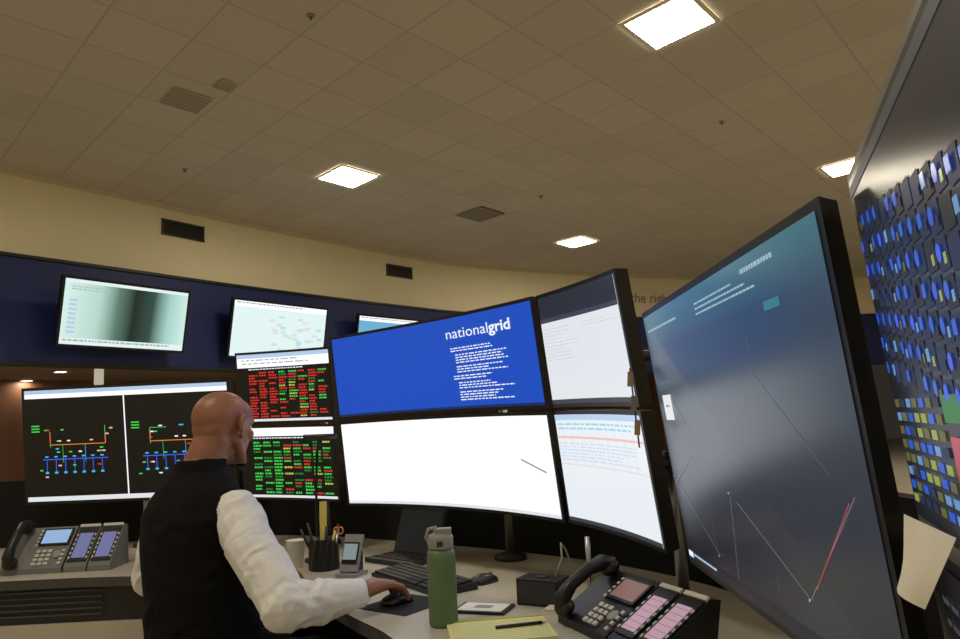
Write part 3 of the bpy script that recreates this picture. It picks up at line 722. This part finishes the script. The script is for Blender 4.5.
P_('shirt').caps([shR,mid(shR,elR,.35)+V((-.004,-.008,0)),mid(shR,elR,.75),elR,mid(elR,wrR,.45)+V((0,0,-.004)),mid(elR,wrR,.85),wrR],[.068,.070,.068,.067,.059,.046,.036],SKIN)
shL=bp(-.185,-.005,1.036); elL=V((-1.10,2.49,0.82)); wrL=V((-0.83,2.65,0.80))
P_('shirt').caps([shL,mid(shL,elL,.5),elL,mid(elL,wrL,.5),wrL],[.066,.062,.060,.052,.038],SKIN)
hc=TCn+V((0.045,0.055,1.292)); yaw=V((0.42,0.907,0)).normalized()
pit=math.radians(-8)
Fh=(yaw*math.cos(pit)+Z*math.sin(pit)).normalized(); Rh=yaw.cross(Z).normalized(); Uh=Rh.cross(Fh).normalized()
HR=Matrix((Rh,Fh,Uh)).transposed()
def hp(a,b_,c): return hc+Rh*a+Fh*b_+Uh*c
k=P_('skin')
k.ell(hp(0,-.012,.022),(.079,.100,.085),SKIN,HR,32,24)
k.ell(hp(0,-.045,-.01),(.066,.058,.062),SKIN,HR)
k.ell(hp(0,-.040,-.045),(.062,.054,.055),SKIN,HR)
k.ell(hp(0,.03,.03),(.067,.068,.064),SKIN,HR,24,18)
k.ell(hp(0,.036,-.03),(.060,.055,.082),SKIN,HR,24,18)
k.ell(hp(0,.048,-.088),(.042,.040,.030),SKIN,HR)
k.ell(hp(0,.012,-.070),(.054,.058,.042),SKIN,HR)
for s_ in(1,-1):
    k.caps([hp(.058*s_,-.002,-.045),hp(.049*s_,.03,-.082),hp(.02*s_,.072,-.104)],[.020,.018,.016],SKIN)
    k.ell(hp(.042*s_,.060,-.022),(.023,.022,.020),SKIN,HR)
    k.caps([hp(.006*s_,.094,.020),hp(.042*s_,.078,.022)],[.010,.009],SKIN)
    k.ell(hp(.011*s_,.103,-.034),(.008,.010,.007),SKIN,HR)
    k.caps([hp(0,.096,-.061),hp(.022*s_,.084,-.064)],[.0085,.005],SKIN); k.caps([hp(0,.095,-.074),hp(.018*s_,.086,-.072)],[.009,.005],SKIN)
    eb=V((.50*s_,-.866,0)); eo=V((.866*s_,.50,0)); e0=V((.076*s_,.002,-.006))
    def ep(bk,up,out): q=e0+eb*bk+V((0,0,1))*up+eo*out; return hp(q.x,q.y,q.z)
    ER=HR@Matrix((eo,eb,V((0,0,1)))).transposed()
    k.ell(ep(.014,.0,.000),(.0045,.016,.027),SKIN,ER)
    pts=[ep(*q) for q in [(.000,.012,.002),(.004,.025,.004),(.013,.033,.005),(.025,.030,.006),(.033,.018,.006),(.033,.003,.006),(.027,-.011,.005),(.019,-.021,.004),(.010,-.029,.003)]]
    k.caps(pts,[.0048,.0055,.006,.006,.006,.0055,.005,.005,.0075],SKIN,10)
    k.caps([ep(.016,.014,.003),ep(.021,.002,.003),ep(.014,-.010,.003)],[.004,.004,.004],SKIN,8)
    k.ell(ep(.000,-.004,.004),(.004,.004,.007),SKIN,ER)
k.caps([hp(0,.092,.018),hp(0,.112,-.022),hp(0,.112,-.030)],[.008,.011,.012],SKIN)
k.ell(hp(0,.086,-.102),(.020,.014,.014),SKIN,HR)
k.caps([hp(0,-.035,-.045),bp(0,.0,1.17),bp(0,-.01,1.10)],[.060,.0605,.060],SKIN,24)
def fuse(groups,voxel,smooth):
    a=MB()
    for g in groups: a.add([tuple(p) for p in parts[g].v],parts[g].f,SKIN)
    me=a.mesh('tmp'); ob=bpy.data.objects.new('tmp',me); scene.collection.objects.link(ob)
    rm=ob.modifiers.new('r','REMESH'); rm.mode='VOXEL'; rm.voxel_size=voxel
    sm=ob.modifiers.new('s','SMOOTH'); sm.iterations=smooth; sm.factor=0.5
    C.view_layer.update()
    out=bpy.data.meshes.new_from_object(ob.evaluated_get(C.evaluated_depsgraph_get()))
    bpy.data.objects.remove(ob); bpy.data.meshes.remove(me); return out
gl=['vest','shirt','skin','trou','shoe']; gm_=[VEST,SHIRT,SKIN,TROU,SHOE]
body=fuse(gl,0.0033,4)
trees=[BVHTree.FromPolygons([tuple(p) for p in parts[g].v],parts[g].f) for g in gl]
body.materials.clear()
for m in gm_: body.materials.append(m)
lab=[]
for p in body.polygons:
    c=p.center; best=(9,0)
    for i,t in enumerate(trees):
        r_=t.find_nearest(c,0.05)
        if r_[0] is not None:
            d=r_[3]+(0.002 if gl[i]=='shirt' else 0)
            if gl[i] in('trou','shoe') and c.z>0.66: continue
            if gl[i]=='skin' and c.z<1.17: continue
            if d<best[0]: best=(d,i)
    lab.append(best[1])
vl={}
for p,l in zip(body.polygons,lab):
    for vi in p.vertices: vl.setdefault(vi,set()).add(l)
nrm=[v.normal.copy() for v in body.vertices]
axR=(elR-shR).normalized(); axF=(wrR-elR).normalized()
def fold(co,ax):
    t=(co-elR).dot(ax); q=co-elR-ax*t
    return noise.noise(V((t*24+noise.noise(co*12)*2.0,q.x*8,q.y*8+q.z*8)))*0.008+noise.noise(V((t*50+noise.noise(co*20)*2,q.x*14,q.y*14+q.z*14)))*0.002
for v in body.vertices:
    s_=vl.get(v.index,{0})
    if len(s_)>1: continue
    l=next(iter(s_)); co=v.co
    if l==1:
        wgt=max(0.0,min(1.0,0.5+(co-elR).dot((axF+axR).normalized())/0.10)); wgt=wgt*wgt*(3-2*wgt)
        v.co=co+nrm[v.index]*(fold(co,axR)*(1-wgt)+fold(co,axF)*wgt)
    elif l==0:
        n1=noise.noise(V((co.x*9,co.y*9,co.z*16+noise.noise(co*8)*1.5)))
        v.co=co+nrm[v.index]*(n1*0.007)
    elif l==3:
        v.co=co+nrm[v.index]*(noise.noise(co*18)*0.006)
def hand(wr,dir_,up,side,name,curl):
    g='hand'+name; k=P_(g)
    d=V(dir_).normalized(); s_=V(side); s_=(s_-d*s_.dot(d)).normalized(); n=V(up); n=(n-d*n.dot(d)-s_*n.dot(s_)).normalized()
    def h(a,b_,c): return wr+d*a+s_*b_+n*c
    k.caps([h(-.03,0,0),h(0.005,0,0)],[.027,.026],SKIN)
    for b_ in (.024,.008,-.009,-.025): k.caps([h(.0,b_*.55,0),h(.045,b_*.9,.006),h(.082,b_*1.08,.004)],[.021,.017,.0125],SKIN)
    for b_,ln in ((.031,1.0),(.0105,1.1),(-.0105,1.03),(-.031,.82)):
        p=h(.082,b_,.004); pts=[p]; ang=0.0
        for seg_,da in ((.042*ln,curl[0]),(.027*ln,curl[1]),(.022*ln,curl[2])):
            ang+=math.radians(da); p=p+(d*math.cos(ang)-n*math.sin(ang))*seg_+s_*(b_*0.08); pts.append(p)
        k.caps(pts,[.0103,.0092,.0083,.0073],SKIN,12)
    k.caps([h(.012,.020,-.006),h(.040,.044,-.010),h(.066,.050,-.016),h(.088,.043,-.022)],[.015,.013,.0108,.009],SKIN,12)
    return fuse([g],0.0022,3)
hR=hand(wrR+V((0.014,0.010,0.006)),(0.66,0.75,-0.02),(0,0,1),(-0.75,0.66,0),'R',(22,30,22))
hL=hand(wrL+V((0.016,0.012,-0.004)),(0.80,0.60,-0.10),(0,0,1),(0.60,-0.80,0),'L',(12,22,20))
man=MB(); man.mats=list(gm_)
def merge(me,labf):
    o=len(man.v); man.v+=[v.co.copy() for v in me.vertices]
    for i,p in enumerate(me.polygons):
        man.f.append(tuple(x+o for x in p.vertices)); man.mi.append(labf(i)); man.sm.append(True)
merge(body,lambda i:lab[i]); merge(hR,lambda i:2); merge(hL,lambda i:2)
EW=mat('eye_white',(215,208,200),0.2); EP=mat('eye_iris',(35,22,16),0.15)
for s_ in (1,-1):
    man.ell(hp(.031*s_,.076,.002),(.0120,.0120,.0120),EW); man.ell(hp(.031*s_,.0835,.001),(.0058,.0058,.0058),EP)
    man.caps([hp(.020*s_,.095,.029),hp(.044*s_,.080,.031)],[.003,.0025],mat('eyebrow_hair',(40,28,22),0.8),8)
man.tube([wrR+axF*-0.016,wrR+axF*0.014],[.041,.039],SHIRT,24)
man.obj('man')

b=MB(); b.M=frame((TCn.x,TCn.y,0),(Rb.x,Rb.y)); CF=mat('chair_fabric',(30,32,38),0.9,noise_amt=0.15,nscale=120)
b.box((0,0.08,0.425),(0.48,0.48,0.06),CF); b.box((0,-0.20,0.53),(0.42,0.05,0.15),CF); b.box((0,-0.19,0.46),(0.08,0.03,0.1),BLACKP)
b.tube([(0,0.05,0.4),(0,0.05,0.1)],[0.03,0.035],SILVER,16)
for i in range(5):
    a=2*math.pi*i/5+.3; e=(0.3*math.cos(a),0.05+0.3*math.sin(a)); b.tube([(0,0.05,0.12),(e[0],e[1],0.075)],[0.03,0.018],BLACKP,10); b.ell((e[0],e[1],0.03),(0.02,0.03,0.03),BLACKP)
b.obj('office_chair',bevel=0.015)
